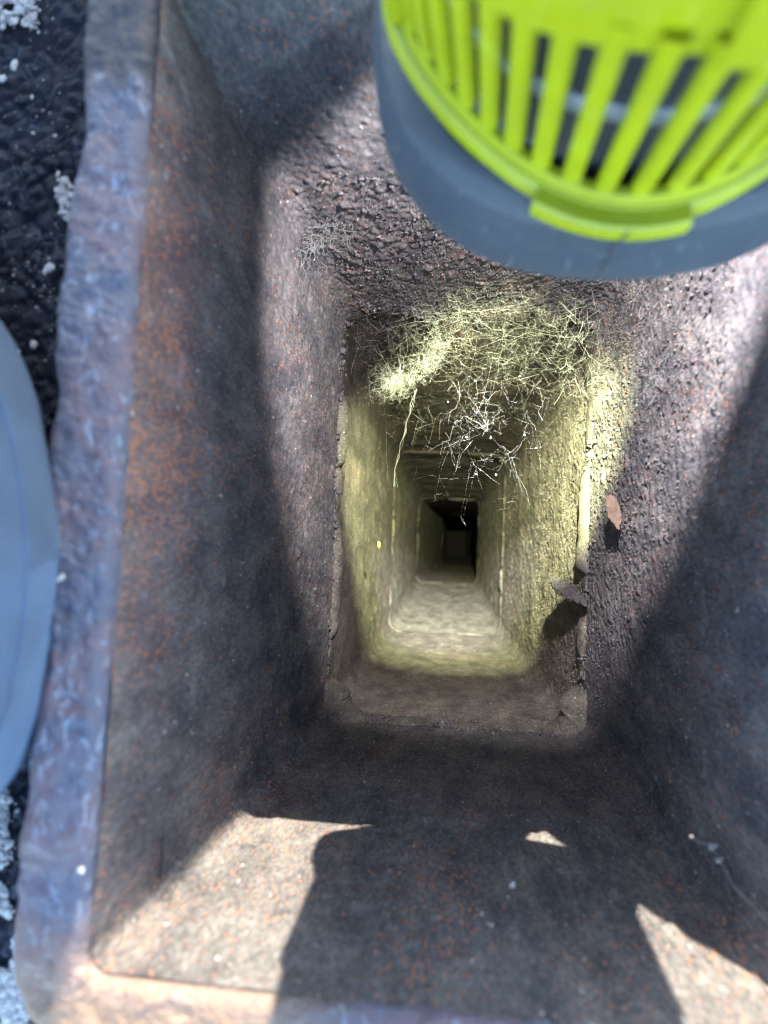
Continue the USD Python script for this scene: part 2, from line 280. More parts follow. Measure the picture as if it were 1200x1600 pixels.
chim = thing('chimney', 'chimney top coated in black around the protruding clay flue', 'chimney')
top = thing('flue_tile', 'uppermost clay flue tile with violet grey rim and sooty inner walls', 'flue tile', 'clay flue tiles stacked in the chimney')
flue_inner('inner_wall', RIMR, J1, d_rim + .004, DJ[1], 900, 290, .0009, SOOT, top, 3, rough_top)
# rim ring: from the inner edge over the top to the outside
t_in, thick = np.linspace(0, np.pi / 2, 6), .021
prof = [(.0030, -.016), (.0012, -.010)] + [(.004 - .004 * math.cos(a), -.005 + .005 * math.sin(a)) for a in t_in] + [(o, .0) for o in np.linspace(.005, thick - .005, 14)]
prof += [(thick - .005 + .005 * math.sin(a), -.005 + .005 * math.cos(a)) for a in t_in[1:]] + [(thick, -z) for z in np.linspace(.008, .075, 12)]
prof = np.array(prof)
offs = prof[:, 0]
x, y = rrect(RIMR[0] - offs, RIMR[1] + offs, RIMR[2] - offs, RIMR[3] + offs, RIMR[4] + offs, 1100)
z = np.repeat((Z(d_rim) + prof[:, 1])[:, None], x.shape[1], 1)
v = np.stack([x, y, z], -1); f = grid_faces(len(prof), x.shape[1], True); P = twist(v.reshape(-1, 3), TWIST); nn = vnormals(P, f); nn *= np.where(nn[:, 2:] < -.3, -1, 1)
ring_n = np.array([.005, .02, 0]) - P; ring_n[:, 2] = 0; ring_n /= np.linalg.norm(ring_n, axis=1, keepdims=True)
edge = smooth01(np.repeat(offs, x.shape[1]), .010, .021)
P = P + np.stack([np.zeros(len(P)), np.zeros(len(P)), .0012 * fbm(P, 60, 4, 41) + .0013 * np.maximum(noise(P, 170, 44), 0) + .0008 * fbm(P, 300, 2, 46) - .0022 * np.maximum(noise(P, 130, 47) - .6, 0) * 2], -1)
P = P - ring_n * (edge * (.0055 * fbm(P * [1, 1, 0], 26, 5, 43)))[:, None] + ring_n * ((1 - edge) * .0012 * fbm(P, 90, 3, 45))[:, None]
P[:, 2] = np.minimum(P[:, 2], Z(d_rim) + .002 - chip(P) * 1.25)
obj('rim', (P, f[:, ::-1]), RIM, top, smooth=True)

til2 = thing('flue_tile', 'second clay flue tile with greenish yellow lit walls behind the cobweb', 'flue tile', 'clay flue tiles stacked in the chimney')
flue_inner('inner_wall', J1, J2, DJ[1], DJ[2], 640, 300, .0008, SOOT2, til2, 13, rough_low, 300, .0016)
hole = at(528, 752, .548)
mortar_bead(til2, J1, DJ[1] + .004, 21, .0095, .0052, lumps=1.6, breaks=((hole[0], hole[1], .014), (.0946, -.062, .016), (.0946, .128, .014), (.03, .1655, .03)))
til3 = thing('flue_tile', 'third clay flue tile with the brightest pale floor, deep in the shaft', 'flue tile', 'clay flue tiles stacked in the chimney')
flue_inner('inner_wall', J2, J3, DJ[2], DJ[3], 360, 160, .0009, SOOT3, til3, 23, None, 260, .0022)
mortar_bead(til3, J2, DJ[2] + .004, 22, .008, .0020, n=360, breaks=((.05, .13, .04), (-.089, .02, .02), (.0778, -.05, .02)))
til4 = thing('flue_tile', 'deepest clay flue tile, nearly black with a dim olive floor', 'flue tile', 'clay flue tiles stacked in the chimney')
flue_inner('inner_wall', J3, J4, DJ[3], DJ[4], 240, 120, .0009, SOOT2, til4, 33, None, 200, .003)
mortar_bead(til4, J3, DJ[3] + .004, 24, .010, .0012, n=300, breaks=((-.0775, 0, .03), (.02, .10, .04)))
J5 = (-.020, .070, -.06, .09, .018)
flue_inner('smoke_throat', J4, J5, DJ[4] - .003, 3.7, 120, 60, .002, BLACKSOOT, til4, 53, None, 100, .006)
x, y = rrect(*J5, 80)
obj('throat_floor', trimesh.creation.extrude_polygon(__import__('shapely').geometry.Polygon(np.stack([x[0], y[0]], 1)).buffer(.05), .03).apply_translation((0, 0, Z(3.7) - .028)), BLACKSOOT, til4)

# dust and soot hairs standing off the walls: real filaments, too many to count
def fuzz(parent, name, rects, count, length, mat, d0, d1, wall, seed, r0=.00010, keep=None):
    g = np.random.default_rng(seed); b = Bag()
    for _ in range(count):
        d = d0 + (d1 - d0) * g.random() ** .9; t = np.clip((d - DJ[0]) / (DJ[1] - DJ[0]), 0, 1) if d < DJ[1] else (d - DJ[1]) / (DJ[2] - DJ[1])
        A, B = (RIMR, J1) if d < DJ[1] else (J1, J2)
        R = [a + (bb - a) * t for a, bb in zip(A, B)]
        u = rects[0] + (rects[1] - rects[0]) * g.random()
        p, nrm = {'right': ((R[1], u, Z(d)), (-1, 0, 0)), 'left': ((R[0], u, Z(d)), (1, 0, 0)), 'far': ((u, R[3], Z(d)), (0, -1, 0)), 'near': ((u, R[2], Z(d)), (0, 1, 0))}[wall]
        p = np.array(p)
        if keep and g.random() > keep(p): continue
        q = [p - np.array(nrm) * .0005]; dirn = np.array(nrm) * .7 + g.normal(0, .8, 3); L = length * (.4 + g.random())
        for k in range(3):
            dirn = dirn / np.linalg.norm(dirn); q.append(q[-1] + dirn * L / 3); dirn = dirn + g.normal(0, .5, 3)
        b.add(*tube(q, r0 * np.array([1.2, 1, .9, .6]), 3))
    return obj(name, b.get(), mat, parent, smooth=True, kind='stuff')
cl = lambda s, seed: (lambda p: float(np.clip(meshkit.noise(p * s, seed) * 2.2 - .6, 0, 1)))
fuzz(top, 'soot_hair', (-.10, .15), 11000, .0022, FUZZ, .30, .54, 'right', 5, r0=.00006, keep=cl(110, 4))
fuzz(top, 'soot_hair', (-.07, .09), 6000, .0024, FUZZ, .33, .54, 'far', 7, r0=.00006, keep=cl(110, 9))
fuzz(top, 'pale_dust', (.095, .155), 2200, .0026, PALEFUZZ, .44, .55, 'right', 8, r0=.00009, keep=cl(60, 14))
fuzz(til2, 'dust_hair', (-.11, .15), 9000, .0024, FUZZ, .552, .80, 'right', 9, r0=.00008, keep=cl(110, 24))

def crumbs_on(parent, n, seed, pick, r, mat):
    gg = np.random.default_rng(seed); b = Bag()
    for _ in range(n):
        p = pick(gg)
        if meshkit.noise(p * 60, seed) < .45: continue
        m = trimesh.creation.icosphere(1, 1.0); v = m.vertices * (1 + gg.normal(0, .25, (len(m.vertices), 1))) * gg.uniform(.5, 1.2, 3) * r * (.3 + 1.3 * gg.random() ** 3)
        b.add(v + p, m.faces)
    obj('soot_crumb', b.get(), mat, parent, smooth=True, kind='stuff')
def joint_pick(gg):
    x, y = rrect(*J1, 400); k = gg.integers(x.shape[1]); return np.array([x[0, k] + gg.normal(0, .0008), y[0, k] + gg.normal(0, .0008), Z(.548) + gg.normal(0, .006)])
crumbs_on(til2, 2600, 71, joint_pick, .0016, SOOT)
def wall_pick(gg):
    d = gg.uniform(.30, .545); t = (d - DJ[0]) / (DJ[1] - DJ[0]); return np.array([RIMR[1] + (J1[1] - RIMR[1]) * t - .0004, gg.uniform(-.10, .155), Z(d)])
crumbs_on(top, 3500, 72, wall_pick, .0007, SOOT)
def far_pick(gg):
    d = gg.uniform(.34, .545); t = (d - DJ[0]) / (DJ[1] - DJ[0]); return np.array([gg.uniform(-.075, .09), RIMR[3] + (J1[3] - RIMR[3]) * t - .0004, Z(d)])
crumbs_on(top, 1600, 73, far_pick, .0007, SOOT)

# ------------------------------------------------------------------ chimney crown with crackled black coating
zc = Z(.262)
def crown_patch(x0, x1, y0, y1, step):
    nx, ny = int((x1 - x0) / step) + 1, int((y1 - y0) / step) + 1
    X, Y = np.meshgrid(np.linspace(x0, x1, nx), np.linspace(y0, y1, ny), indexing='ij')
    p = np.stack([X.ravel(), Y.ravel(), np.zeros(X.size)], -1)
    g = np.random.default_rng(7)
    def cells(sp, seed):
        c = np.random.default_rng(seed).random((int((x1 - x0 + .1) * (y1 - y0 + .1) / sp ** 2), 2)) * [x1 - x0 + .1, y1 - y0 + .1] + [x0 - .05, y0 - .05]
        d, _ = cKDTree(c).query(p[:, :2] + .0012 * np.stack([noise(p, 320, 3), noise(p, 320, 4)], -1), k=2); return d[:, 1] - d[:, 0]
    c1, c2 = cells(.0058, 1), cells(.019, 2)
    z = zc + .0022 * fbm(p, 24, 3, 60) + 0.0016 * smooth01(c1, 0, .0026) - .0018 * (1 - smooth01(c2, .0002, .0014)) + .0005 * fbm(p, 600, 3, 61)
    return np.stack([p[:, 0], p[:, 1], z], -1), np.array(grid_faces(nx, ny))
fine = crown_patch(-.20, -.095, -.24, .25, .0011)
obj('crown_coating', fine, TAR, chim, smooth=True)
b = Bag()
def slab(x0, x1, y0, y1, z0, z1): b.tm(trimesh.creation.box(bounds=[(x0, y0, z0), (x1, y1, z1)]))
slab(-.22, -.2005, -.26, .27, zc - .07, zc - .002); slab(.1305, .22, -.26, .27, zc - .07, zc - .002)
slab(-.2, .13, .1905, .27, zc - .07, zc - .004); slab(-.2, .13, -.26, -.1455, zc - .07, zc - .004); slab(-.2, -.118, -.145, .19, zc - .07, zc - .006)
obj('crown', b.get(), TAR, chim)
b = Bag(); slab(-.19, -.14, -.23, .24, -.02, zc - .0702); slab(.15, .19, -.23, .24, -.02, zc - .0702); slab(-.1398, .1498, .19, .24, -.02, zc - .0702); slab(-.1398, .1498, -.23, -.16, -.02, zc - .0702)
obj('brick_stack', b.get(), BRICK, chim)

# white crust on the coating: scattered flakes and crumbly patches
def flake(p, r, g, squash=.35):
    m = trimesh.creation.icosphere(1, 1.0); v = m.vertices * (1 + g.normal(0, .22, (len(m.vertices), 1))); v = v * [r * (.7 + .7 * g.random()), r * (.7 + .7 * g.random()), r * squash]
    a = g.random() * 6.28; R = np.array([[math.cos(a), -math.sin(a), 0], [math.sin(a), math.cos(a), 0], [0, 0, 1]])
    return v @ R.T + p, m.faces
g = np.random.default_rng(5); crust = Bag()
def crumbs(px, py, sx, sy, n, r, edge=None):
    for _ in range(n):
        qx, qy = px + g.normal(0, sx), py + g.normal(0, sy)
        p = at(qx, qy, .2595)
        if meshkit.noise(p * 190, 77) < .42 or (edge and not edge(qx, qy)): continue
        p[2] += g.normal(0, .0004); crust.add(*flake(p, r * (.35 + 1.4 * g.random() ** 3), g))
crumbs(18, 8, 17, 13, 420, .0007); crumbs(50, 32, 4, 6, 50, .0006)
crumbs(-5, 1330, 12, 75, 1100, .0007); crumbs(5, 1520, 30, 45, 2300, .0007, lambda x, y: y > 1380 + 2.2 * x); crumbs(60, 1590, 40, 30, 1800, .0007, lambda x, y: y > 1400 + 2.0 * x)
crumbs(97, 305, 8, 14, 110, .0009); crumbs(70, 170, 60, 220, 160, .00020); crumbs(55, 430, 45, 60, 100, .00020)
obj('white_crust', crust.get(), WHITE, chim, kind='stuff')
for px, py, r in ((21, 104, .0022), (23, 98, .0016), (78, 418, .0024), (70, 424, .0015), (52, 538, .0022), (28, 550, .0016), (50, 152, .0011), (3, 123, .0018), (52, 208, .001), (86, 212, .0008)):
    p = at(px, py, .2592); obj('white_flake', flake(p, r * .6, g, .4), WHITE, chim, smooth=True)

# ------------------------------------------------------------------ work light
LC = at(947, 107, d_rim); lx, ly = LC[0], LC[1]
light = thing('work_light', 'lime green work light with vent slots and slate grey bezel, pointing down the flue', 'work light')
def ring_loop(R, n=96, lob=.03, z=None, c=(0, 0)):
    """A circle with slightly squared-off corners, as the moulded housing has."""
    a = np.arange(n) * 2 * np.pi / n
    rr = R * (1 - lob * np.cos(4 * a)); return np.stack([lx + c[0] + rr * np.cos(a), ly + c[1] + rr * np.sin(a)], -1)
def lathe(prof, n=96, lob=.03, close=True):
    """prof: (radius, depth) pairs, closed into a ring when close is set."""
    v = np.concatenate([np.column_stack([ring_loop(r, n, lob), np.full(n, Z(d))]) for r, d in prof])
    m = len(prof); f = grid_faces(m, n, True)
    if close: f = np.vstack([f, np.stack([(m - 1) * n + np.arange(n), np.arange(n), (np.arange(n) + 1) % n, (m - 1) * n + (np.arange(n) + 1) % n], -1)])
    return v, f
obj('bezel', lathe([(.0545, .1735), (.0575, .1738), (.0612, .1770), (.0640, .1890), (.0644, .1990), (.0632, .2030), (.0598, .2050), (.0560, .2050), (.0548, .2040), (.0542, .1900), (.0542, .1770)]), GREY, light, smooth=35)
def on_lathe(a, r_, d, lob=.03):
    a = math.radians(a); rr = r_ * (1 - lob * math.cos(4 * a)); return np.array([lx + rr * math.cos(a), ly + rr * math.sin(a), Z(d)])
obj('bezel_seam', tube([on_lathe(-93.5, .0632, .2030), on_lathe(-93, .0644, .1990), on_lathe(-92.4, .0640, .1890), on_lathe(-92, .0613, .1772)], .0004, 5), DARK, light, smooth=True)
obj('housing_ring', lathe([(.0540, .1702), (.0552, .1704), (.0564, .1715), (.0571, .1728), (.0572, .1748), (.0530, .1748), (.0520, .1702)], lob=-.03), LIME, light, smooth=35)
obj('housing_step', lathe([(.0515, .1676), (.0533, .1678), (.0543, .1698), (.0543, .1703), (.0510, .1703)], lob=-.03), LIME, light, smooth=35)
# latch tab standing proud over the bezel
def arc_block(a0, a1, r0, r1, d0, d1, n=14, lob=.03):
    a = np.radians(np.linspace(a0, a1, n)); ch = .0009; v = []
    for (r, d) in ((r0, d0), (r1 - ch, d0), (r1, d0 + ch), (r1, d1 - ch), (r1 - ch, d1), (r0, d1)):
        rr = r * (1 - lob * np.cos(4 * a)); v.append(np.stack([lx + rr * np.cos(a), ly + rr * np.sin(a), np.full(n, Z(d))], -1))
    v = np.concatenate(v); m = 6; f = list(grid_faces(m, n)) + [[(m - 1) * n + k, k, k + 1, (m - 1) * n + k + 1] for k in range(n - 1)]
    f = np.array(f); tri = np.vstack([f[:, [0, 1, 2]], f[:, [0, 2, 3]]]); caps = []
    for e in (0, n - 1):
        for k in range(1, m - 1): caps.append([e, k * n + e, (k + 1) * n + e] if e else [e, (k + 1) * n + e, k * n + e])
    return v, np.vstack([tri, caps])
obj('latch_tab', arc_block(-112, -78, 0.0540, .0598, .1705, .1768, lob=-.03), LIME, light, smooth=35)
obj('latch_seam', tube([on_lathe(-92, .0599, .1766, -.03), on_lathe(-91.5, .0599, .1740, -.03), on_lathe(-91, .0599, .1712, -.03)], .0003, 5), DARK, light, smooth=True)
# slats of the vent cage
for k in range(-9, 10):
    a = math.radians(-90 + 8.15 * k + .6); wd = .0021
    ca, sa = math.cos(a), math.sin(a); tx, ty = -sa, ca
    R = .0532 * (1 + .03 * math.cos(4 * a))
    V = []
    for d, rr in ((.1120, R + .0036), (.1155, R + .0036), (.1655, R + .0003), (.1700, R - .0002)):
        for w, o in ((-wd, -.0024), (-wd, -.0008), (-wd * .65, 0), (wd * .65, 0), (wd, -.0008), (wd, -.0024)):
            V.append((lx + ca * (rr + o) + tx * w, ly + sa * (rr + o) + ty * w, Z(d)))
    F = [list(q) for q in grid_faces(4, 6, True)]
    obj('slat', (np.array(V), np.array(F)[:, ::-1]), LIME, light, smooth=40)
obj('housing_back', arc_block(-14, 194, .0500, .0566, .1130, .1712, 60, -.03), LIME, light, smooth=35)
# top cap with raised panel, then the body running up to the grip
obj('cap', lathe([(.0520, .1195), (.0570, .1190), (.0580, .1165), (.0578, .1080), (.0562, .0850), (.0545, .0600), (.0500, .0400), (.0420, .0300), (.0300, .0260), (.0280, .0280), (.0490, .0420), (.0500, .0600)]), LIME, light, smooth=40)
obj('raised_panel', arc_block(-90, -38, .0560, .0605, .0560, .1185, 22), LIME, light, smooth=40)
obj('inner_drum', lathe([(.0010, .0300), (.0380, .0300), (.0450, .1100), (.0460, .1489), (.0010, .1489)], close=False), DARK, light, smooth=35)
obj('heat_sink_plate', lathe([(.0010, .1490), (.0465, .1490), (.0475, .1500), (.0475, .1530), (.0465, .1540), (.0010, .1540)], close=False, lob=.0), METAL, light, smooth=35)
obj('reflector', lathe([(.0080, .1565), (.0440, .1590), (.0520, .1790), (.0535, .1792), (.0450, .1570), (.0080, .1545)]), DARK, light, smooth=35)
# grip: a rounded bar rising from the cap and tilted away from the sun
gb = np.array([lx, ly, Z(.030)]); gt = np.array([lx - .01, ly + .06, Z(-.16)])
def hull_chain(pts):
    """pts: (position, radius) pairs; each bone is the hull of its two balls."""
    balls = lambda p, r: m3.Manifold.sphere(r, 20).translate([float(t) for t in p])
    return [m3.Manifold.batch_hull([balls(*pts[i]), balls(*pts[i + 1])]) for i in range(len(pts) - 1)]
def blend(parts, edge=.012, it=12):
    u = m3.Manifold.batch_boolean(parts, m3.OpType.Add).refine_to_length(edge).to_mesh()
    m = trimesh.Trimesh(u.vert_properties[:, :3], u.tri_verts, process=True); trimesh.smoothing.filter_taubin(m, iterations=it); return m
obj('grip', blend(hull_chain([(gb, .026), (gb * .7 + gt * .3, .019), (gt, .020)]), .006, 8), LIME, light, smooth=True)
obj('battery', blend([m3.Manifold.batch_hull([m3.Manifold.sphere(.008, 16).translate([float(gt[0] + sx * .030), float(gt[1] + sy * .036 + .01), float(gt[2] + sz * .022 + .03)]) for sx in (-1, 1) for sy in (-1, 1) for sz in (-1, 1)])], .01, 2), GREY, light, smooth=40)
# its three-part beam: wide spill, yellowish ring, hot centre
def spot(name, angle, soft, power, color, axis):
    s = UsdLux.SphereLight.Define(stage, str(light.GetPath()) + '/' + name)
    s.CreateRadiusAttr(.005); s.CreateIntensityAttr(power); s.CreateNormalizeAttr(True); s.CreateColorAttr(Gf.Vec3f(*color))
    sh = UsdLux.ShapingAPI.Apply(s.GetPrim()); sh.CreateShapingConeAngleAttr(angle); sh.CreateShapingConeSoftnessAttr(soft)
    orient(s, -np.array(axis, float), (lx, ly, Z(.163)))
LAMP = 6.0
spot('spill_beam', 39, .42, .112 * LAMP, (1, .93, .97), (0, 0, -1))
spot('ring_beam', 15.5, .6, 1.15 * LAMP, (.97, 1, .54), (-.04, -.155, -1))
spot('centre_beam', 8.0, 1.0, 2.3 * LAMP, (.98, .95, .98), (-.045, -.225, -1))

# ------------------------------------------------------------------ spider webs
def px_of(p):
    q = CR.T @ (np.asarray(p, float) - [0, 0, CAM_Z]); return 600 + q[0] / -q[2] * 1200, 800 - q[1] / -q[2] * 1200
def web(name, label, build, mat=WEBM, group=None):
    b = Bag(); build(b); return obj(name, b.get(), mat, smooth=True, label=label, cat='cobweb', group=group)
def strand(b, a, c, r, sag=0.0, seg=2, g=rng, kink=.05):
    t = np.linspace(0, 1, seg + 1)[:, None]; p = a * (1 - t) + c * t; L = np.linalg.norm(c - a)
    p[1:-1] += g.normal(0, kink * L, (seg - 1, 3)); p[:, 2] -= sag * 4 * (t * (1 - t))[:, 0]; b.add(*tube(p, r * g.uniform(.6, 1.4, seg + 1), 3))
cob = thing('cobweb', 'dense tangle of pale cobweb stretched across the flue in front of the bezel', 'cobweb')
g = np.random.default_rng(21)
def cob_nodes(n, cx, cy, sx, sy, d0, d1, pw=1.0):
    out = []
    while len(out) < n:
        x, y = g.normal(cx, sx), g.normal(cy, sy)
        if not (548 < x < 1000 and 405 < y < 830): continue
        if y > 640 and (x < 600 or x > 850): continue
        out.append(at(x, y, d0 + (d1 - d0) * g.random()))
    return out
N = cob_nodes(1500, 745, 520, 130, 68, .43, .56) + cob_nodes(1000, 815, 545, 85, 72, .44, .55) + cob_nodes(240, 745, 670, 60, 70, .46, .57) + cob_nodes(1100, 830, 468, 105, 28, .45, .54) + cob_nodes(450, 640, 500, 60, 55, .45, .54)
N = np.array(N); N = N[[meshkit.noise(p * 75, 51) > .42 for p in N]]; tree = cKDTree(N * [1, 1, .55])
b = Bag()
for i, p in enumerate(N):
    dist, idx = tree.query(p * [1, 1, .55], k=10)
    for j in g.choice(idx[1:], size=g.integers(1, 3), replace=False):
        qx, qy = px_of(p); r = (.000008 + .000038 * g.random() ** 7) * (1 + 1.6 * smooth01(qx, 840, 920) + .9 * smooth01(560 - qx + 60, 0, 60)) * (1 - .3 * smooth01(qy, 590, 640))
        strand(b, p, N[j] + g.normal(0, .0004, 3), r, .0006 * g.random(), 3, g, .025)
    if g.random() < .5: strand(b, p, p + g.normal(0, .0036, 3) * [1, 1, .5], .000014, 0, 3, g, .05)
obj('strands', b.get(), WEBM, cob, smooth=True, kind='stuff')
b = Bag()
for _ in range(90):                                      # long straight threads anchored on the walls
    a = N[g.integers(len(N))]; side = g.integers(3)
    c = at(g.uniform(540, 930), g.uniform(440, 470), .535) if side == 0 else at(g.choice([540, 915]), g.uniform(480, 640), .545) if side == 1 else N[g.integers(len(N))]
    if np.linalg.norm(a - c) < .14: strand(b, a, c, .00002 + .00002 * g.random(), .001 * g.random(), 7, g, .012)
obj('long_thread', b.get(), WEBM, cob, smooth=True, kind='stuff')
b = Bag()                                               # matted silk
path = [(598, 598), (620, 600), (640, 590), (662, 572), (680, 548), (695, 520), (715, 500)]
for _ in range(620):
    k = g.random() ** 1.3 * (len(path) - 1.01); i = int(k); t = k - i
    sp = 15 - 7 * min(k / 3, 1) if k < 3 else 8 + (k - 3) * 7
    x, y = (np.array(path[i]) * (1 - t) + np.array(path[i + 1]) * t) + g.normal(0, sp * .8, 2)
    q = [at(x, y, .47 + .02 * g.random())]
    for s in range(4): q.append(q[-1] + g.normal(0, .0022, 3))
    b.add(*tube(q, .00002 + .00002 * g.random(), 3))
obj('matted_silk', b.get(), WEBM, cob, smooth=True, kind='stuff')
b = Bag(); hang = [at(650, 608, .475), at(643, 632, .482), at(640, 648, .49), at(634, 660, .497), at(633, 676, .505), at(626, 694, .515), at(624, 712, .53), at(617, 734, .54), at(616, 760, .55)]
for s in range(5): b.add(*tube(np.array(hang) + g.normal(0, .0006, (9, 3)), .00006, 4))
obj('hanging_thread', b.get(), WEBM, cob, smooth=True)
b = Bag()
for x, y in ((767, 684), (729, 683), (775, 742), (751, 735), (744, 741), (838, 700), (820, 680), (812, 588), (700, 628)):
    b.add(*flake(at(x, y, .50), .0005, g, .8))
obj('caught_speck', b.get(), WHITE, cob, smooth=True, kind='stuff')

def wall_wisp(b, px, py, d, n, spread, L, r=.00006, gg=np.random.default_rng(8)):
    for _ in range(n):
        p = at(px + gg.normal(0, spread[0]), py + gg.normal(0, spread[1]), d); a = gg.normal(0, 1, 3) * [1, 1, .4]; a /= np.linalg.norm(a)
        strand(b, p, p + a * L * (.4 + gg.random()), r, .0006, 4, gg, .08)
def wisp_top(b):
    for (x, y) in ((490, 385), (515, 355), (540, 325), (560, 305), (590, 290), (615, 282)): wall_wisp(b, x, y, .395, 60, (13, 9), .010, r=.00017)
web('cobweb', 'wispy dusty cobweb on the lit far wall left of the bezel', wisp_top)
def wisp_crust(b):
    gg = np.random.default_rng(31)
    for (x, y) in ((1000, 452), (1012, 480), (1018, 515), (1010, 545), (1022, 580), (1016, 610), (1036, 462), (985, 458)):
        xw = .0955; d = (xw - .0012) * 1200 / (x - 705); p0 = at(x, y, d)
        for _ in range(26):
            p = p0 + gg.normal(0, 1, 3) * [.0007, .0035, .008]; strand(b, p, p + gg.normal(0, .0028, 3) * [.5, 1, 1.4], .00008, 0, 4, gg, .12)
web('cobweb', 'pale yellowish web crust on the right wall above the joint', wisp_crust)
def wisp_corner(b):
    a = at(486, 1150, .47)
    for q in ((375, 1130, .42), (600, 1145, .50), (520, 1195, .44), (565, 1210, .43)): strand(b, a, at(*q), .00006, .001, 8, g, .02)
    for q in ((488, 1168), (494, 1155), (480, 1148)): b.add(*flake(at(*q, .465), .0007, g, .8))
web('cobweb', 'few faint threads with white specks below the lower left joint corner', wisp_corner)
def wisp_v(b):
    a = at(570, 1222, .40)
    for q in ((602, 1145, .47), (530, 1190, .42), (575, 1150, .46)): strand(b, a, at(*q), .00008, .001, 8, g, .02)
    b.add(*flake(a, .0008, g, .8))
web('cobweb', 'faint v-shaped cobweb thread on the dark near wall', wisp_v)
def wisp_right(b):
    P = [at(1078, 1306, .27), at(1095, 1318, .268), at(1112, 1322, .266), at(1125, 1345, .262), at(1150, 1385, .255), at(1190, 1432, .245), at(1215, 1460, .24)]
    for s in range(3): b.add(*tube(np.array(P) + g.normal(0, .0003, (7, 3)), .00008, 3))
    for x, y in ((1080, 1308), (1112, 1324), (1118, 1322), (1124, 1345), (1192, 1434), (1198, 1438)):
        b.add(*flake(at(x, y, .262), .0009, g, .8))
web('cobweb', 'short bright cobweb thread with blobs in the lower right corner', wisp_right)
def wisp_left(b): strand(b, at(262, 366, .235), at(420, 292, .36), .00007, .001, 8, g, .004)
web('cobweb', 'single long thread slanting across the upper left wall', wisp_left)

# ------------------------------------------------------------------ loose bits
def sheet(pts, thick, seed, d=None, n=9):
    """An irregular thin flake with curled surface from an outline."""
    P = np.array(pts); c = P.mean(0); rows = []
    for s in np.linspace(0.02, 1, n): rows.append(c + (P - c) * s)
    V = np.concatenate(rows); V = V + np.stack([noise(V, 120, seed + k) * .0012 for k in range(3)], -1)
    nrm = np.cross(P[1] - c, P[3] - c); nrm /= np.linalg.norm(nrm); m = len(P)
    top_, bot = V + nrm * thick / 2, V - nrm * thick / 2
    f = grid_faces(n, m, True); b = Bag(); b.add(np.vstack([top_, bot]), np.vstack([f, f[:, ::-1] + len(V)]))
    rim_ = np.array([[(n - 1) * m + k, (n - 1) * m + (k + 1) % m, len(V) + (n - 1) * m + (k + 1) % m, len(V) + (n - 1) * m + k] for k in range(m)])
    b2 = Bag(); b2.add(np.vstack([top_, bot]), np.vstack([f, f[:, ::-1] + len(V), rim_])); return b2.get()
def scrap(a, c, w, th, seed, bend=.0, freq=260, rough=.0012):
    """A crumpled scrap between two points: an uneven, frayed, bent sliver."""
    m = trimesh.creation.icosphere(4, 1.0); v = m.vertices.copy(); L = np.linalg.norm(c - a) / 2
    ax = (c - a) / (2 * L); nrm = -ax * (ax @ np.array([0, .3, .95])) + np.array([0, .3, .95]); nrm /= np.linalg.norm(nrm); bt = np.cross(ax, nrm)
    taper = 1 - .35 * v[:, 0] ** 2 + .25 * meshkit.noise(v * [3, 1.5, 1.5], seed) - .2 * v[:, 0]
    p = (a + c) / 2 + ax * (v[:, :1] * L) + bt * (v[:, 1:2] * w * taper[:, None]) + nrm * (v[:, 2:] * th + (bend * v[:, 0] ** 2 + bend * .7 * v[:, 1] ** 2)[:, None])
    p = p + rough * np.stack([fbm(p, freq, 4, seed + k) for k in range(3)], -1); return p, m.faces
obj('dry_leaf', scrap(at(951, 774, .452), at(967, 830, .440), .0034, .0003, 3, .002, 300, .0016), LEAF, smooth=True, label='tan dried leaf scrap caught on the right wall', cat='leaf')
obj('mortar_flake', scrap(at(862, 905, .600), at(918, 950, .528), .0058, .0014, 9, .002, 420, .0030), FLAKE, smooth=True, label='grey mortar flake hanging off the right side of the joint', cat='mortar flake')
obj('yellow_speck', flake(at(592, 851, .66), .0017, g, .7), SPECK, smooth=True, label='small yellow speck on the lit left wall of the second tile', cat='speck')
for x, y, d, r, l in ((537, 38, .27, .0011, 'tiny white seed on the far wall near the top edge'), (801, 1383, .29, .0009, 'tiny white speck on the near wall between the sun patches'),
                      (95, 903, .2065, .0009, 'white chip on the rim beside the denim knee'), (127, 1360, .2075, .0009, 'round pale dot on the lower left rim')):
    obj('white_speck', flake(at(x, y, d), r, g, .5), WHITE, smooth=True, label=l, cat='speck')

# ------------------------------------------------------------------ the person kneeling at the chimney
def V3(*a): return np.array(a, float)
per = thing('person', 'person kneeling beside the chimney in blue denim trousers, one knee at the rim', 'person')
knee = at(74, 875, .19) - V3(.0665, 0, 0); kneeA, kneeB = knee + V3(-.006, .030, .004), knee + V3(-.004, -.030, -.006); hipR = V3(-.52, .34, .72); hipL = V3(.02, .60, .61); kneeL_shade = V3(.204, .21, .824)  # left knee is unseen, swollen and placed to cut the right sun patch
sh_c = V3(-.21, .64, 1.25); shR, shL = V3(-.38, .58, 1.27), V3(-.075, .68, 1.27)
hand = gt * .45 + gb * .55
torso = hull_chain([(V3(-.171, .58, .84), .162), (V3(-.181, .61, 1.06), .162), (V3(-.198, .63, 1.18), .16)]) + hull_chain([(shR, .07), (sh_c, .10), (shL, .07)]) + hull_chain([(hipR, .10), (hipL, .10)])  # unseen; its flank is set to throw the shade on the left rim
elL = V3(.06, .44, 1.17); wrL = hand + V3(.012, .055, .02)
elR = V3(-.46, .30, 1.12); wrR = V3(-.30, .06, 1.16)
arms = hull_chain([(shL, .062), (elL, .048), (wrL * .9 + elL * .1, .036)]) + hull_chain([(shR, .062), (elR, .048), (wrR, .036)])
obj('shirt', blend(torso + arms, .016, 14), SHIRT, per, smooth=True)
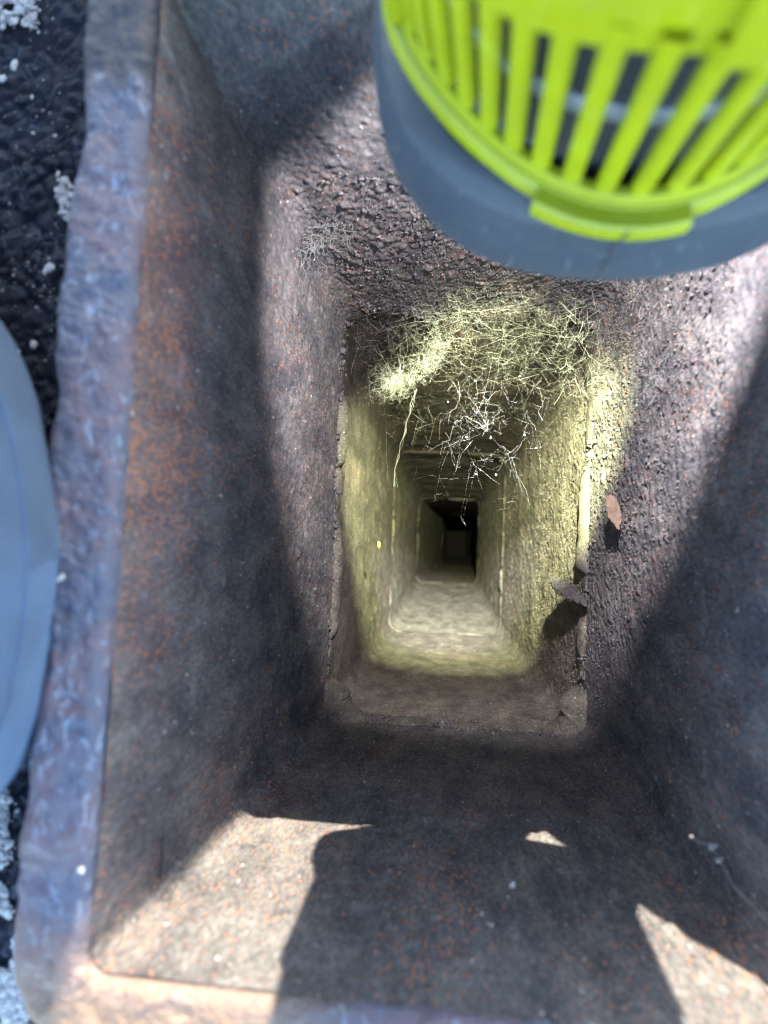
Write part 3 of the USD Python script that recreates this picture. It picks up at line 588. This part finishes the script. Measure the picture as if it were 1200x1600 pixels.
legs = [m3.Manifold.batch_hull([m3.Manifold.sphere(.063, 28).translate([float(q) for q in p]) for p in (kneeA, knee, kneeB)])] + hull_chain([(hipR, .098), (hipR * .45 + kneeA * .55, .078), (kneeA, .061)]) + hull_chain([(kneeB, .059), (V3(-.36, -.02, .45), .056), (V3(-.44, .04, .12), .045)])
legs += hull_chain([(hipL, .098), (hipL * .4 + kneeL_shade * .6, .078), (kneeL_shade, .105)]) + hull_chain([(kneeL_shade, .09), (V3(.29, .33, .45), .058), (V3(.29, .42, .10), .046)])
tr = blend(legs, .006, 10); tv = tr.vertices
fold = smooth01(np.linalg.norm(tv - knee, axis=1), .30, .05)
tr.vertices = tv + tr.vertex_normals * (.0060 * fold * (1 - np.abs(fbm(tv * [1, .55, 1], 17, 3, 71)) ** .7) - .0035 * fold)[:, None]
obj('trousers', tr, DENIM, per, smooth=True)
seam = []
for q in ((-30, 560), (-5, 600), (14, 650), (30, 710), (41, 780), (46, 860), (45, 940), (36, 1020), (18, 1100), (-5, 1150)):
    o = np.array([0, 0, CAM_Z]); hit, _, _ = tr.ray.intersects_location([o], [at(q[0] - 6, q[1], 1.0) - o], multiple_hits=True)
    if len(hit): seam.append(hit[np.argmin(np.linalg.norm(hit - o, axis=1))])
if len(seam) > 3:
    seam = np.array(seam); obj('seam', tube(seam, .0011, 6), DENIM, per, smooth=True)
body = hull_chain([(V3(-.20, .61, 1.31), .055), (V3(-.18, .57, 1.39), .052)])
hc = V3(-.16, .53, 1.49); fw = V3(.30, -.80, -.48); fw /= np.linalg.norm(fw); up = V3(.2, -.3, .93); up -= fw * (up @ fw); up /= np.linalg.norm(up); rt = np.cross(fw, up)
body += hull_chain([(hc - fw * .02 + up * .02, .092), (hc + fw * .02 - up * .05, .066)]) + hull_chain([(hc + fw * .075 + up * .015, .014), (hc + fw * .10 - up * .02, .016)]) + hull_chain([(hc + fw * .07 - up * .085, .030), (hc + fw * .05 - up * .07, .04)])
for s in (-1, 1): body += hull_chain([(hc + rt * s * .088 + up * .015, .016), (hc + rt * s * .086 - up * .02, .012)])
def hand_parts(w, palm_dir, nrm, side, curl):
    palm_dir = palm_dir / np.linalg.norm(palm_dir); nrm = nrm - palm_dir * (nrm @ palm_dir); nrm /= np.linalg.norm(nrm); sd = np.cross(palm_dir, nrm) * side
    out = [m3.Manifold.batch_hull([m3.Manifold.sphere(.013, 16).translate([float(q) for q in w + palm_dir * a + sd * c]) for a, c in ((.0, -.02), (.0, .02), (.085, -.03), (.085, .03))])]
    for k, (o, L) in enumerate(((-.032, .070), (-.011, .080), (.010, .074), (.030, .058))):
        p = w + palm_dir * .085 + sd * o; ch = [(p, .0095)]; th = 0
        for fr in (.45, .32, .23):
            th += curl; p = p + (palm_dir * math.cos(th) + nrm * math.sin(th)) * L * fr; ch.append((p, .0085 if fr > .3 else .0075))
        out += hull_chain(ch)
    p = w + palm_dir * .02 - sd * .022; out += hull_chain([(p, .013), (p - sd * .03 + palm_dir * .022 + nrm * .015, .0105), (p - sd * .032 + palm_dir * .048 + nrm * .034, .009)])
    return out
body += hull_chain([(V3(-.20, .61, 1.31), .055), (V3(-.20, .62, 1.0), .10)]) + hull_chain([(V3(-.2, .62, 1.22), .06), (shL, .045), (elL, .034), (wrL, .028)]) + hull_chain([(V3(-.2, .62, 1.22), .06), (shR, .045), (elR, .034), (wrR, .026)])
body += hull_chain([(wrL * .9 + elL * .1, .030), (wrL, .028)]) + hand_parts(wrL, hand - wrL + V3(-.01, -.03, -.005), V3(-1, 0, -.1), 1, .85)
body += hull_chain([(wrR * .95 + elR * .05, .030), (wrR + V3(.02, -.01, 0), .027)]) + hand_parts(wrR + V3(.02, -.01, 0), V3(1, -.2, -.25), V3(0, -.3, -1), 1, .5)
obj('skin', blend(body, .004, 6), SKIN, per, smooth=True)
hb = hull_chain([(hc - fw * .03 + up * .035, .097), (hc - fw * .05 - up * .02, .078)])
obj('hair', blend(hb, .010, 4), HAIR, per, smooth=True)
for a, c in ((V3(-.44, .04, .06), V3(-.38, -.10, .04)), (V3(.29, .42, .06), V3(.31, .28, .04))): obj('boot', blend(hull_chain([(a, .055), (c, .042)]), .012, 6), SHOE, per, smooth=True)
